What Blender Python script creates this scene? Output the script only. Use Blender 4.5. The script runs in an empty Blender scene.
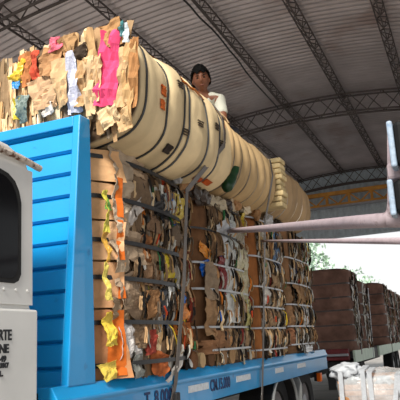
import bpy, bmesh, math, random
from mathutils import Vector, Matrix, noise

random.seed(7)
SC = bpy.context.scene
COL = SC.collection
PI = math.pi

# ------------------------------------------------------------------ camera
EYE = Vector((0, 0, 1.4))
FPX = 621.5
YAW, PIT, ROL = math.radians(22.594), math.radians(12.945), math.radians(-3.069)
_F = Vector((-math.sin(YAW) * math.cos(PIT), math.cos(YAW) * math.cos(PIT), math.sin(PIT)))
_r = Vector((math.cos(YAW), math.sin(YAW), 0))
_u = _r.cross(_F)
_R = math.cos(ROL) * _r + math.sin(ROL) * _u
_U = -math.sin(ROL) * _r + math.cos(ROL) * _u
cam = bpy.data.cameras.new('camera')
cam.sensor_width = 36
cam.lens = 36 * FPX / 400
cam.clip_end = 500
co = bpy.data.objects.new('camera', cam)
COL.objects.link(co)
co.matrix_world = Matrix(((_R.x, _U.x, -_F.x, EYE.x), (_R.y, _U.y, -_F.y, EYE.y), (_R.z, _U.z, -_F.z, EYE.z), (0, 0, 0, 1)))
SC.camera = co


def ray(px, py):
    return _R * ((px - 200) / FPX) + _U * (-(py - 200) / FPX) + _F


def at_x(px, py, X):
    d = ray(px, py)
    return EYE + d * ((X - EYE.x) / d.x)


def at_y(px, py, Y):
    d = ray(px, py)
    return EYE + d * ((Y - EYE.y) / d.y)


# ------------------------------------------------------------------ helpers
def lin(c):
    r = []
    for v in c[:3]:
        v /= 255
        r.append(v / 12.92 if v <= .04045 else ((v + .055) / 1.055) ** 2.4)
    return (r[0], r[1], r[2], 1)


def tag(o, label, cat, group=None, kind=None):
    o['label'] = label
    o['category'] = cat
    if group:
        o['group'] = group
    if kind:
        o['kind'] = kind
    return o


def thing(name, label, cat, loc=(0, 0, 0), group=None):
    o = bpy.data.objects.new(name, None)
    o.empty_display_size = .1
    COL.objects.link(o)
    o.location = loc
    tag(o, label, cat, group)
    return o


class MB:
    def __init__(s):
        s.v, s.f, s.c, s.m = [], [], [], []

    def add(s, vs, fs, col=(.5, .5, .5, 1), m=0):
        b = len(s.v)
        s.v += [tuple(p) for p in vs]
        s.f += [tuple(b + i for i in f) for f in fs]
        s.m += [m] * len(fs)
        if isinstance(col, list):
            s.c += col
        else:
            s.c += [col] * len(vs)

    def box(s, a, b, col=(.5, .5, .5, 1), m=0, bev=0):
        x0, y0, z0 = (min(a[i], b[i]) for i in range(3))
        x1, y1, z1 = (max(a[i], b[i]) for i in range(3))
        if bev:
            bm = bmesh.new()
            bmesh.ops.create_cube(bm, size=1)
            for v in bm.verts:
                v.co = Vector((x0 + (v.co.x + .5) * (x1 - x0), y0 + (v.co.y + .5) * (y1 - y0), z0 + (v.co.z + .5) * (z1 - z0)))
            bmesh.ops.bevel(bm, geom=bm.edges[:], offset=bev, segments=2, affect='EDGES', profile=.5)
            s.bm(bm, col, m)
            return
        s.add([(x0, y0, z0), (x1, y0, z0), (x1, y1, z0), (x0, y1, z0), (x0, y0, z1), (x1, y0, z1), (x1, y1, z1), (x0, y1, z1)],
              [(0, 3, 2, 1), (4, 5, 6, 7), (0, 1, 5, 4), (1, 2, 6, 5), (2, 3, 7, 6), (3, 0, 4, 7)], col, m)

    def bm(s, bm, col=(.5, .5, .5, 1), m=0):
        bm.verts.index_update()
        s.add([v.co.copy() for v in bm.verts], [[v.index for v in f.verts] for f in bm.faces], col, m)
        bm.free()

    def bar(s, p, q, w, h=None, up=(0, 0, 1), col=(.5, .5, .5, 1), m=0):
        """rectangular bar from p to q"""
        p, q = Vector(p), Vector(q)
        h = h or w
        d = (q - p).normalized()
        a = d.cross(Vector(up))
        if a.length < 1e-4:
            a = d.cross(Vector((1, 0, 0)))
        a.normalize()
        b = d.cross(a).normalized()
        a *= w / 2
        b *= h / 2
        vs = [p - a - b, p + a - b, p + a + b, p - a + b, q - a - b, q + a - b, q + a + b, q - a + b]
        s.add(vs, [(0, 1, 2, 3), (7, 6, 5, 4), (0, 4, 5, 1), (1, 5, 6, 2), (2, 6, 7, 3), (3, 7, 4, 0)], col, m)

    def tube(s, pts, r, n=10, col=(.5, .5, .5, 1), m=0, cap=True):
        pts = [Vector(p) for p in pts]
        rs = r if isinstance(r, (list, tuple)) else [r] * len(pts)
        prev = None
        vs = []
        for i, p in enumerate(pts):
            d = (pts[min(i + 1, len(pts) - 1)] - pts[max(i - 1, 0)]).normalized()
            if prev is None:
                a = d.orthogonal().normalized()
            else:
                a = (prev - d * prev.dot(d)).normalized()
            prev = a
            b = d.cross(a)
            for k in range(n):
                t = 2 * PI * k / n
                vs.append(p + (a * math.cos(t) + b * math.sin(t)) * rs[i])
        fs = []
        for i in range(len(pts) - 1):
            for k in range(n):
                k2 = (k + 1) % n
                fs.append((i * n + k, i * n + k2, (i + 1) * n + k2, (i + 1) * n + k))
        if cap:
            fs.append(tuple(range(n))[::-1])
            fs.append(tuple((len(pts) - 1) * n + k for k in range(n)))
        s.add(vs, fs, col, m)

    def prism(s, prof, axis, a, b, col=(.5, .5, .5, 1), m=0):
        """extrude a closed 2-D profile along an axis from a to b"""
        def P(u, v, t):
            return {'x': (t, u, v), 'y': (u, t, v), 'z': (u, v, t)}[axis]
        n = len(prof)
        vs = [P(u, v, a) for u, v in prof] + [P(u, v, b) for u, v in prof]
        fs = [(i, (i + 1) % n, n + (i + 1) % n, n + i) for i in range(n)]
        fs += [tuple(range(n))[::-1], tuple(range(n, 2 * n))]
        s.add(vs, fs, col, m)

    def disc_wheel(s, c, prof, n=32, col=(.5, .5, .5, 1), m=0):
        """lathe about the x axis: prof = [(x, r)...]"""
        vs, fs = [], []
        for x, r in prof:
            for k in range(n):
                t = 2 * PI * k / n
                vs.append((c[0] + x, c[1] + r * math.cos(t), c[2] + r * math.sin(t)))
        for i in range(len(prof) - 1):
            for k in range(n):
                k2 = (k + 1) % n
                fs.append((i * n + k, i * n + k2, (i + 1) * n + k2, (i + 1) * n + k))
        s.add(vs, fs, col, m)

    def build(s, name, mats, parent=None, smooth=False, fixn=True):
        me = bpy.data.meshes.new(name)
        off = parent_offset(parent)
        me.from_pydata([(v[0] - off[0], v[1] - off[1], v[2] - off[2]) for v in s.v], [], s.f)
        if not isinstance(mats, (list, tuple)):
            mats = [mats]
        for m in mats:
            me.materials.append(m)
        for p, mi in zip(me.polygons, s.m):
            p.material_index = mi
            p.use_smooth = smooth
        ca = me.color_attributes.new('Col', 'FLOAT_COLOR', 'POINT')
        flat = []
        for c in s.c:
            flat += [c[0], c[1], c[2], 1]
        ca.data.foreach_set('color', flat)
        if fixn:
            bm = bmesh.new()
            bm.from_mesh(me)
            bmesh.ops.recalc_face_normals(bm, faces=bm.faces)
            bm.to_mesh(me)
            bm.free()
        o = bpy.data.objects.new(name, me)
        COL.objects.link(o)
        if parent:
            o.parent = parent
        return o


def parent_offset(p):
    x = Vector((0, 0, 0))
    while p:
        x += p.location
        p = p.parent
    return x


# ------------------------------------------------------------------ materials
def mat(name, col=None, rough=.6, metal=0, attr=False, nscale=8, namt=.25, bump=.2, bscale=40, stretch=None, coat=0, spec=.5, trans=0, emit=None, alpha=1, dirt=None):
    m = bpy.data.materials.new(name)
    m.use_nodes = True
    nt = m.node_tree
    N, L = nt.nodes, nt.links
    b = N['Principled BSDF']
    b.inputs['Roughness'].default_value = rough
    b.inputs['Metallic'].default_value = metal
    b.inputs['Coat Weight'].default_value = coat
    b.inputs['Specular IOR Level'].default_value = spec
    b.inputs['Transmission Weight'].default_value = trans
    b.inputs['Alpha'].default_value = alpha
    tc = N.new('ShaderNodeTexCoord')
    mp = N.new('ShaderNodeMapping')
    L.new(tc.outputs['Object'], mp.inputs['Vector'])
    if stretch:
        mp.inputs['Scale'].default_value = stretch
    nz = N.new('ShaderNodeTexNoise')
    nz.inputs['Scale'].default_value = nscale
    nz.inputs['Detail'].default_value = 5
    L.new(mp.outputs[0], nz.inputs['Vector'])
    mr = N.new('ShaderNodeMapRange')
    mr.inputs['From Min'].default_value = .3
    mr.inputs['From Max'].default_value = .7
    mr.inputs['To Min'].default_value = 1 - namt
    mr.inputs['To Max'].default_value = 1 + namt * .4
    L.new(nz.outputs['Fac'], mr.inputs['Value'])
    mx = N.new('ShaderNodeVectorMath')
    mx.operation = 'SCALE'
    L.new(mr.outputs[0], mx.inputs['Scale'])
    if attr:
        at = N.new('ShaderNodeAttribute')
        at.attribute_name = 'Col'
        L.new(at.outputs['Color'], mx.inputs[0])
    else:
        rgb = N.new('ShaderNodeRGB')
        rgb.outputs[0].default_value = lin(col)
        L.new(rgb.outputs[0], mx.inputs[0])
    out = mx.outputs[0]
    if dirt:
        n2 = N.new('ShaderNodeTexNoise')
        n2.inputs['Scale'].default_value = dirt[1]
        n2.inputs['Detail'].default_value = 8
        L.new(tc.outputs['Object'], n2.inputs['Vector'])
        r2 = N.new('ShaderNodeMapRange')
        r2.inputs['From Min'].default_value = dirt[2]
        r2.inputs['From Max'].default_value = dirt[2] + .12
        L.new(n2.outputs['Fac'], r2.inputs['Value'])
        mm = N.new('ShaderNodeMix')
        mm.data_type = 'RGBA'
        L.new(r2.outputs[0], mm.inputs['Factor'])
        L.new(out, mm.inputs['A'])
        mm.inputs['B'].default_value = lin(dirt[0])
        out = mm.outputs['Result']
    L.new(out, b.inputs['Base Color'])
    if bump:
        bn = N.new('ShaderNodeTexNoise')
        bn.inputs['Scale'].default_value = bscale
        bn.inputs['Detail'].default_value = 4
        L.new(mp.outputs[0], bn.inputs['Vector'])
        bp = N.new('ShaderNodeBump')
        bp.inputs['Strength'].default_value = bump
        bp.inputs['Distance'].default_value = .01
        L.new(bn.outputs['Fac'], bp.inputs['Height'])
        L.new(bp.outputs[0], b.inputs['Normal'])
    if emit:
        b.inputs['Emission Color'].default_value = lin(emit)
        b.inputs['Emission Strength'].default_value = 1
    return m


M = dict(
    card=mat('cardboard', attr=True, rough=.85, namt=.3, bump=.3, bscale=30, spec=.2),
    wrap=mat('corrugated_wrap', attr=True, rough=.7, namt=.16, nscale=5, bump=.25, bscale=14, spec=.3),
    plastic=mat('plastic_film', attr=True, rough=.3, namt=.25, nscale=30, bump=.5, bscale=60),
    strap=mat('strap_band', attr=True, rough=.4, namt=.2, bump=.1),
    blue=mat('blue_truck_paint', (14, 144, 206), rough=.32, namt=.1, nscale=3, bump=.05, coat=.4, dirt=((15, 95, 150), 9, .66)),
    white=mat('white_cab_paint', (206, 205, 202), rough=.45, namt=.08, nscale=4, bump=.05, coat=.2),
    rust=mat('rusty_gutter', (196, 184, 172), rough=.8, namt=.3, nscale=20, bump=.6, dirt=((96, 62, 42), 25, .52)),
    glass=mat('dark_glass', (8, 9, 13), spec=.15, rough=.12, namt=.1, bump=0),
    rubber=mat('rubber', (24, 24, 25), rough=.85, namt=.2, bump=.3),
    black=mat('black_steel', (26, 26, 28), rough=.6, namt=.3, bump=.1),
    ink=mat('black_lettering', (22, 24, 30), rough=.6, namt=.05, bump=0),
    inkblue=mat('navy_lettering', (16, 44, 92), rough=.6, namt=.1, bump=0),
    reflect=mat('white_reflector', (205, 212, 218), rough=.4, namt=.2, nscale=30, bump=.1),
    grey=mat('grey_mudflap', (150, 152, 152), rough=.6, namt=.2),
    orange=mat('orange_lens', (240, 110, 30), rough=.25, namt=.1, bump=0),
    tube=mat('mauve_grey_tube', (158, 143, 148), rough=.6, namt=.22, nscale=30, bump=.2, dirt=((105, 90, 92), 30, .6)),
    mirr=mat('mirror_housing', (11, 11, 13), spec=.2, rough=.7, namt=.1, bump=.1),
    pale=mat('pale_mirror_edge', (146, 162, 180), rough=.5, namt=.25, nscale=60, bump=.3, dirt=((118, 140, 165), 60, .58)),
    roof=mat('zinc_roof_sheet', (212, 204, 206), rough=.34, metal=.6, namt=.22, nscale=1.2, bump=.05, dirt=((182, 166, 164), .8, .58)),
    steel=mat('dark_truss_steel', (92, 84, 82), rough=.7, namt=.25, bump=.1),
    gable=mat('grey_blue_gable_sheet', (196, 210, 220), rough=.6, namt=.15, bump=.05),
    yellow=mat('ochre_girder_paint', (214, 150, 60), rough=.6, namt=.3, nscale=3, bump=.1),
    concrete=mat('concrete', (138, 132, 126), rough=.9, namt=.3, nscale=1.5, bump=.3),
    red=mat('dark_red_paint', (110, 26, 32), rough=.5, namt=.3),
    palegreen=mat('pale_green_panel', (205, 224, 205), rough=.5, namt=.15, nscale=5),
    silver=mat('dull_silver', (165, 165, 170), rough=.4, metal=.4, namt=.2),
    film=mat('stretch_wrap', (205, 210, 214), rough=.25, namt=.2, nscale=12, bump=1, bscale=25, alpha=.5),
    tape=mat('white_tape', (176, 180, 186), alpha=.85, rough=.4, namt=.15, nscale=14, bump=.4),
    wood=mat('pallet_wood', (150, 120, 88), rough=.85, namt=.3, nscale=6, stretch=(1, 8, 8)),
    green=mat('green_plastic', (12, 62, 30), rough=.35, namt=.3, bump=.4, bscale=20),
    skin=mat('skin', (126, 78, 54), rough=.6, namt=.1, bump=.05),
    hair=mat('black_hair', (7, 6, 6), spec=.15, rough=.7, namt=.3, nscale=60, bump=.8, bscale=120),
    shirt=mat('off_white_shirt', (205, 205, 190), rough=.9, namt=.1, bump=.4, bscale=20),
    trouser=mat('dark_trousers', (45, 48, 60), rough=.9, namt=.2),
    eye=mat('eye_dark', (18, 14, 12), rough=.2, namt=.05, bump=0),
    lip=mat('lips', (120, 66, 54), rough=.5, namt=.05, bump=0),
    leaf=mat('glare_paled_leaves', attr=True, rough=.6, namt=.2, bump=0),
    bark=mat('bark', (120, 110, 95), rough=.9, namt=.3),
)


# ------------------------------------------------------------------ setting
def struct(mb, name, m, smooth=False, label=None):
    o = mb.build(name, m, smooth=smooth)
    o['kind'] = 'structure'
    if label:
        o['label'] = label
    return o


XC, ZC, RR = -3.4, 7.68, 18.0
RX0, RX1 = -13.0, 6.2
RY0, RY1 = 2.0, 24.0


def arch(x, d=0):
    return ZC - RR + math.sqrt((RR - d) ** 2 - (x - XC) ** 2)


# corrugated vault: waves along y, sheets follow the arch
mb = MB()
pitch = .172
nyw = int((RY1 - RY0) / pitch * 8)
nxw = 44
vs, fs = [], []
for j in range(nyw + 1):
    y = RY0 + (RY1 + .12 - RY0) * j / nyw
    dz = .036 * math.sin(2 * PI * y / pitch)
    for i in range(nxw + 1):
        x = RX0 + (RX1 - RX0) * i / nxw
        vs.append((x, y, arch(x) + .08 + dz))
for j in range(nyw):
    for i in range(nxw):
        a = j * (nxw + 1) + i
        fs.append((a, a + 1, a + nxw + 2, a + nxw + 1))
mb.add(vs, fs)
struct(mb, 'ceiling', M['roof'], smooth=True)

mb = MB()
mb.box((-60, -30, -.1), (60, 120, 0))
struct(mb, 'floor', M['concrete'])

# arched trusses
ti = 1


def truss_arch(y, depth=.5):
    global ti
    mb = MB()
    n = 46
    top, bot = [], []
    for i in range(n + 1):
        x = RX0 + (RX1 - RX0) * i / n
        top.append(Vector((x, y, arch(x) - .06)))
        bot.append(Vector((x, y, arch(x, 0) - .06 - depth)))
    for s in (-.11, .11):
        mb.tube([p + Vector((0, s, 0)) for p in top], .024, 6)
        mb.tube([p + Vector((0, s, 0)) for p in bot], .028, 6)
    for i in range(n):
        s = .11 if i % 2 else -.11
        mb.tube([top[i] + Vector((0, s, 0)), bot[i + 1] + Vector((0, s, 0))], .014, 5)
        mb.tube([bot[i] + Vector((0, -s, 0)), top[i + 1] + Vector((0, -s, 0))], .014, 5)
        mb.tube([bot[i] + Vector((0, -s, 0)), bot[i] + Vector((0, s, 0))], .012, 5)
    struct(mb, f'trim_{ti}', M['steel'])
    ti += 1


for y in (7.6, 15.8, 23.8):
    truss_arch(y)

# lattice purlins along the shed
for px_ in (-11.7, -10.15, -8.6, -7.05, -5.5, -3.88, -2.35, -.82, .73, 2.28, 3.83):
    mb = MB()
    z = arch(px_) - .03
    w = .1
    A = [Vector((px_ - w, 0, z)), Vector((px_ + w, 0, z)), Vector((px_, 0, z - .1))]
    for p in A:
        mb.bar(p + Vector((0, RY0, 0)), p + Vector((0, RY1, 0)), .024)
    y = RY0
    k = 0
    while y < RY1 - .3:
        for a, b in ((0, 2), (1, 2), (0, 1)):
            p, q = (A[a], A[b]) if k % 2 else (A[b], A[a])
            mb.bar(p + Vector((0, y, 0)), q + Vector((0, y + .28, 0)), .016)
        y += .28
        k += 1
    struct(mb, f'trim_{ti}', M['steel'])
    ti += 1

# end gable above the open rear doorway
mb = MB()
n = 40
vs, fs = [], []
for i in range(n * 8 + 1):
    x = RX0 + (RX1 - RX0) * i / (n * 8)
    d = .02 * (1 if (i // 2) % 2 else -1)
    vs += [(x, 24.05 + d, 5.12), (x, 24.05 + d, arch(x) + .13)]
for i in range(n * 8):
    fs.append((2 * i, 2 * i + 2, 2 * i + 3, 2 * i + 1))
mb.add(vs, fs)
mb.box((RX0, 24.02, 5.08), (RX1, 24.12, 5.16))
struct(mb, 'wall_back', M['gable'])
for x in (-12.6, 5.8):
    for y in (7.6, 15.8, 23.8):
        mb = MB()
        mb.box((x - .15, y - .15, 0), (x + .15, y + .15, arch(x) - .1), bev=.01)
        struct(mb, f'trim_{ti}', M['steel'])
        ti += 1
# ochre lattice girder across the far end
g = thing('overhead_girder', 'ochre painted lattice girder spanning the shed under the grey far gable', 'girder', (-4, 23.3, 6.2))
mb = MB()
mb.box((-8.7, 23.25, 6.62), (1.9, 23.4, 6.76))
mb.build('upper_chord', M['yellow'], g)
mb = MB()
mb.box((-8.7, 23.25, 6.2), (1.9, 23.4, 6.29))
mb.build('lower_chord', M['yellow'], g)
mb = MB()
x = -8.65
k = 0
while x < 1.5:
    mb.bar((x, 23.32, 6.27 if k % 2 else 6.64), (x + .42, 23.32, 6.64 if k % 2 else 6.27), .05, .07, up=(0, 1, 0))
    if k % 2 == 0:
        mb.box((x - .05, 23.28, 6.28), (x + .05, 23.36, 6.64))
    x += .42
    k += 1
mb.build('lattice_web', M['yellow'], g)
mb = MB()
mb.box((-8.7, 23.2, 6.14), (1.9, 23.42, 6.2))
o = mb.build('flange', M['silver'], g)
o['label'] = 'bright lower flange'

# cable hanging along the roof lattice
mb = MB()
pts = []
for px, py in ((180, -4), (190, 6), (200, 18), (212, 29), (220, 38), (230, 51), (238, 60), (246, 72), (256, 84), (268, 97), (278, 108)):
    d = ray(px, py)
    pts.append(EYE + d * ((7.2 - EYE.z) / d.z))
mb.tube(pts, .018, 6)
tag(mb.build('electric_cable', M['black']), 'black electric cable slung wavily beneath the corrugated roof', 'cable')


# ------------------------------------------------------------------ truck
truck = thing('flatbed_truck', 'white cabbed truck with bright blue headboard and bed loaded with cardboard bales', 'truck', (-3.4, 6, 0))
XS = -2.2
XL = -4.6

# headboard : frame + ribbed panel
hb = MB()
zt, zb = at_x(80, 114, XS).z, 1.19
ytop0, ytop1, ybot0, ybot1 = at_x(80, 114, XS).y, at_x(90, 117, XS).y, at_x(68, 384, XS).y, at_x(96, 383, XS).y
FW = .055
for x0, x1 in ((XS - FW, XS), (XL, XL + FW)):
    hb.prism([(ybot0, zb), (ybot1, zb), (ytop1, zt), (ytop0, zt)], 'x', x0, x1)
hb.prism([(ytop0 + .001, zt - .075), (ytop1, zt - .075), (ytop1, zt), (ytop0 + .001, zt)], 'x', XL + FW, XS - FW)
headboard = hb.build('headboard', M['blue'], truck)
bv = headboard.modifiers.new('bevel', 'BEVEL')
bv.width = .008
bv.segments = 2
pn = MB()
# horizontally ribbed sheet: each rib a slanting plate with a step
nr = 12
z0, z1 = 1.0, zt - .075
hgt = (z1 - z0) / nr


def yf(z):
    return ybot0 + (ytop0 - ybot0) * (z - zb) / (zt - zb) + .035


prof = []
for i in range(nr):
    a = z0 + i * hgt
    prof += [(yf(a), a + .001), (yf(a + hgt), a + hgt - .032), (yf(a + hgt) + .03, a + hgt - .016)]
prof += [(yf(z1), z1), (yf(z1) + .06, z1), (yf(z0) + .06, z0)]
pn.prism(prof, 'x', XL + FW, XS - FW)
p_ = pn.build('ribbed_panel', M['blue'], headboard)

# side rails and deck
for side, xs, sg in (('near', XS, 1), ('far', XL, -1)):
    mb = MB()
    # profile in (x,z)
    pf = [(xs - sg * .12, 1.2), (xs - sg * .01, 1.2), (xs + sg * .035, 1.125), (xs + sg * .035, 1.105), (xs + sg * .02, 1.09), (xs + sg * .02, .905), (xs - sg * .1, .905)]
    mb.prism(pf, 'y', 3.0, 10.1)
    o = mb.build('bed_rail', M['blue'], truck)
    bv = o.modifiers.new('bevel', 'BEVEL')
    bv.width = .006
    bv.segments = 2
    if sg > 0:
        rail = o
mb = MB()
mb.box((XL + .1, 3.0, 1.08), (XS - .1, 10.1, 1.17))
mb.build('deck', M['wood'], truck)
mb = MB()
mb.box((XL, 10.1, .9), (XS, 10.16, 1.19))
mb.build('tail_board', M['blue'], truck)
mb = MB()
for x in (-3.0, -3.8):
    mb.box((x - .06, 1.2, .72), (x + .06, 10.0, 1.0))
for y in (3.5, 5, 6.5, 8.2, 9.7):
    mb.box((XL + .1, y - .05, .95), (XS - .1, y + .05, 1.08))
mb.box((-2.95, 4.3, .5), (-2.4, 5.6, .9), bev=.04)
mb.build('chassis', M['black'], truck)

# white reflectors
for (xa, xb, ya, yb) in ((188, 208, 387, 383), (236, 250, 377, 375), (275, 283, 369, 368), (297, 305, 363, 362)):
    p = at_x(xa, ya, XS + .02)
    q = at_x(xb, yb, XS + .02)
    zc = 1.035
    mb = MB()
    mb.box((XS + .02, p.y, zc - .025), (XS + .026, q.y, zc + .03))
    mb.build('reflector', M['reflect'], rail)


def text(name, s, loc, size, m, parent, sx=1, rotz=PI / 2, align='LEFT', bold=.0):
    c = bpy.data.curves.new(name, 'FONT')
    c.body = s
    c.size = size
    c.extrude = .002
    c.offset = bold
    c.align_x = align
    o = bpy.data.objects.new(name + '_tmp', c)
    COL.objects.link(o)
    dg = bpy.context.evaluated_depsgraph_get()
    dg.update()
    me = bpy.data.meshes.new_from_object(o.evaluated_get(dg))
    bpy.data.objects.remove(o)
    me.name = name
    me.materials.clear()
    me.materials.append(m)
    o = bpy.data.objects.new(name, me)
    COL.objects.link(o)
    o.parent = parent
    o.location = Vector(loc) - parent_offset(parent)
    o.rotation_euler = (PI / 2, 0, rotz)
    o.scale = (sx, 1, 1)
    return o


text('lettering', 'CM.15.000', (XS + .023, 5.24, .985), .135, M['inkblue'], rail, sx=.83, bold=.003)
text('lettering', 'T. 8.000', (XS + .023, 4.03, .985), .135, M['inkblue'], rail, sx=1.0, bold=.003)

# cab
cab = MB()
CX0, CX1 = -4.6, -2.2
# side profile (y,z): rear is y=2.82; windscreen front at y=.8
prof = [(.8, .72), (2.845, .72), (2.855, 1.61), (2.825, 1.65), (2.81, 2.41), (2.775, 2.48), (2.63, 2.53), (2.1, 2.57), (1.43, 2.55), (1.2, 2.46), (.9, 1.73), (.78, 1.6)]
cab.prism(prof, 'x', CX0, CX1 - .02)
cabo = cab.build('cab', M['white'], truck)
bv = cabo.modifiers.new('bevel', 'BEVEL')
bv.width = .03
bv.segments = 3
mb = MB()
mb.box((CX1 - .05, .95, .76), (CX1 + .015, 2.845, 1.625), bev=.012)
low = mb.build('lower_side_panel', M['white'], cabo)
# upper side skin with the window recess: pillar, sill and header around a dark pane
mb = MB()
mb.prism([(1.2, 1.65), (2.82, 1.65), (2.81, 2.41), (1.39, 2.41)], 'x', CX1 - .03, CX1 - .004)
mb.build('upper_side_panel', M['white'], cabo)
mb = MB()
wp = [(1.43, 1.76), (2.66, 1.76), (2.695, 1.775), (2.715, 1.81), (2.71, 2.205), (2.69, 2.27), (2.655, 2.32), (2.6, 2.352), (2.53, 2.365), (1.55, 2.365)]
mb.prism(wp, 'x', CX1 - .006, CX1 + .002)
mb.build('window_seal', M['rubber'], cabo)
mb = MB()
cy_, cz_ = 2.1, 2.07
wp2 = [(cy_ + (a - cy_) * .95, cz_ + (b - cz_) * .92) for a, b in wp]
mb.prism(wp2, 'x', CX1 + .002, CX1 + .004)
mb.build('side_window', M['glass'], cabo)
mb = MB()
gp = []
for i in range(9):
    y = 2.86 - i * .19
    z = 2.438 + .038 * (1 - math.exp(-i * .9)) + .004 * math.sin(i * 3)
    gp.append((CX1 + .01, y, z))
mb.tube(gp, .02, 8)
mb.build('rain_gutter', M['rust'], cabo)
for i in range(9):
    y = 2.775 - i * .096
    mb = MB()
    mb.tube([(CX1 - .004, y, 1.727), (CX1 + .004, y, 1.727)], .008, 8)
    mb.build('rivet', M['white'], cabo)
XT = CX1 + .017
for s, xa, xb, ya, yb in (('RTE', -1.5, 11.6, 329.7, 340), ('NE', -.8, 8.8, 344.3, 352.8), ('-49', -1.5, 6.2, 356, 361.6), ('.3017', -1, 8.8, 363, 367.6), ('L.', -.3, 3, 371, 376.2)):
    p, q = at_x(xa, yb, XT), at_x(xb, yb, XT)
    h = at_x((xa + xb) / 2, ya, XT).z - at_x((xa + xb) / 2, yb, XT).z
    o = text('lettering', s, (XT, p.y, at_x((xa + xb) / 2, yb, XT).z), h / .69, M['ink'], cabo, bold=.002)
    xs_ = [v.co.x for v in o.data.vertices]
    o.scale = ((q.y - p.y) / max(xs_), 1, 1)
mb = MB()
mb.box((CX0 + .15, .8, 1.68), (CX1 - .2, .92, 2.3))
mb.build('windscreen', M['glass'], cabo)


def wheel(c, r=.5, w=.28, parent=None, double=False):
    mb = MB()
    mb.disc_wheel(c, [(-w / 2, r * .55), (-w / 2, r * .93), (-w / 2 + .03, r), (w / 2 - .03, r), (w / 2, r * .93), (w / 2, r * .58), (w / 2 - .02, r * .55)], 40)
    o = mb.build('wheel', M['rubber'], parent, smooth=False)
    mb = MB()
    mb.disc_wheel(c, [(w / 2 - .03, r * .57), (w / 2 - .1, r * .5), (w / 2 - .1, r * .28), (w / 2 - .02, r * .24), (w / 2 - .01, .001)], 28)
    mb.build('rim', M['silver'], o)
    return o


for y in (1.75,):
    for x in (-2.5, -4.3):
        wheel((x, y, .5), parent=truck)
for y in (7.65, 9.0):
    for x in (-2.46, -4.34):
        wheel((x, y, .5), parent=truck, w=.34)
# fender arc over the first rear wheel
mb = MB()
pts = []
for i in range(17):
    t = PI * i / 16
    pts.append((-2.2, 7.65 - .57 * math.cos(t), .5 + .5 * math.sin(t)))
mb.tube(pts, .018, 8)
vs, fs = [], []
for i in range(17):
    t = PI * i / 16
    for x in (-2.62, -2.2):
        vs.append((x, 7.65 - .57 * math.cos(t), .5 + .5 * math.sin(t)))
for i in range(16):
    fs.append((2 * i, 2 * i + 1, 2 * i + 3, 2 * i + 2))
mb.add(vs, fs)
o = mb.build('fender', [M['black'], M['grey']], truck)
o.data.polygons.foreach_set('material_index', [1] * (len(o.data.polygons) - 16) + [0] * 16)
# mud flap with a rounded top
mb = MB()
fp = [(-2.42, .35), (-2.2, .35), (-2.19, .8), (-2.22, .88), (-2.28, .91), (-2.34, .9), (-2.4, .84)]
mb.prism(fp, 'y', 8.42, 8.45)
mb.build('mud_flap', M['grey'], truck)
mb = MB()
q = at_x(321, 377, XS)
mb.box((XS - .06, q.y - .04, q.z - .065), (XS + .01, q.y + .04, q.z + .065), bev=.012)
mb.build('side_lamp', M['orange'], truck)
mb = MB()
mb.box((XS - .1, q.y - .03, .75), (XS - .04, q.y + .03, .95))
mb.build('lamp_bracket', M['black'], truck)

# ------------------------------------------------------------------ bales
KRAFT = [(150, 122, 92), (168, 138, 104), (134, 108, 82), (122, 104, 86), (176, 150, 118), (112, 90, 68), (142, 124, 104), (158, 118, 80)]
TAN = [(205, 172, 128), (218, 186, 142), (196, 158, 112), (186, 150, 110), (226, 200, 160)]
DARK = [(52, 42, 34), (40, 36, 32), (70, 56, 44), (30, 28, 28)]
BRIGHT = [(222, 190, 60), (214, 212, 205), (230, 228, 222), (198, 74, 40), (40, 90, 170), (60, 120, 74), (206, 120, 48), (120, 40, 38), (190, 200, 196), (170, 160, 60)]


def vary(c, rng, a=.12):
    k = 1 + rng.uniform(-a, a)
    return lin(tuple(max(0, min(255, v * k)) for v in c))


def se(u, n):
    u = min(abs(u), .9995)
    return (1 - u ** n) ** (1 / n)


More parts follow.
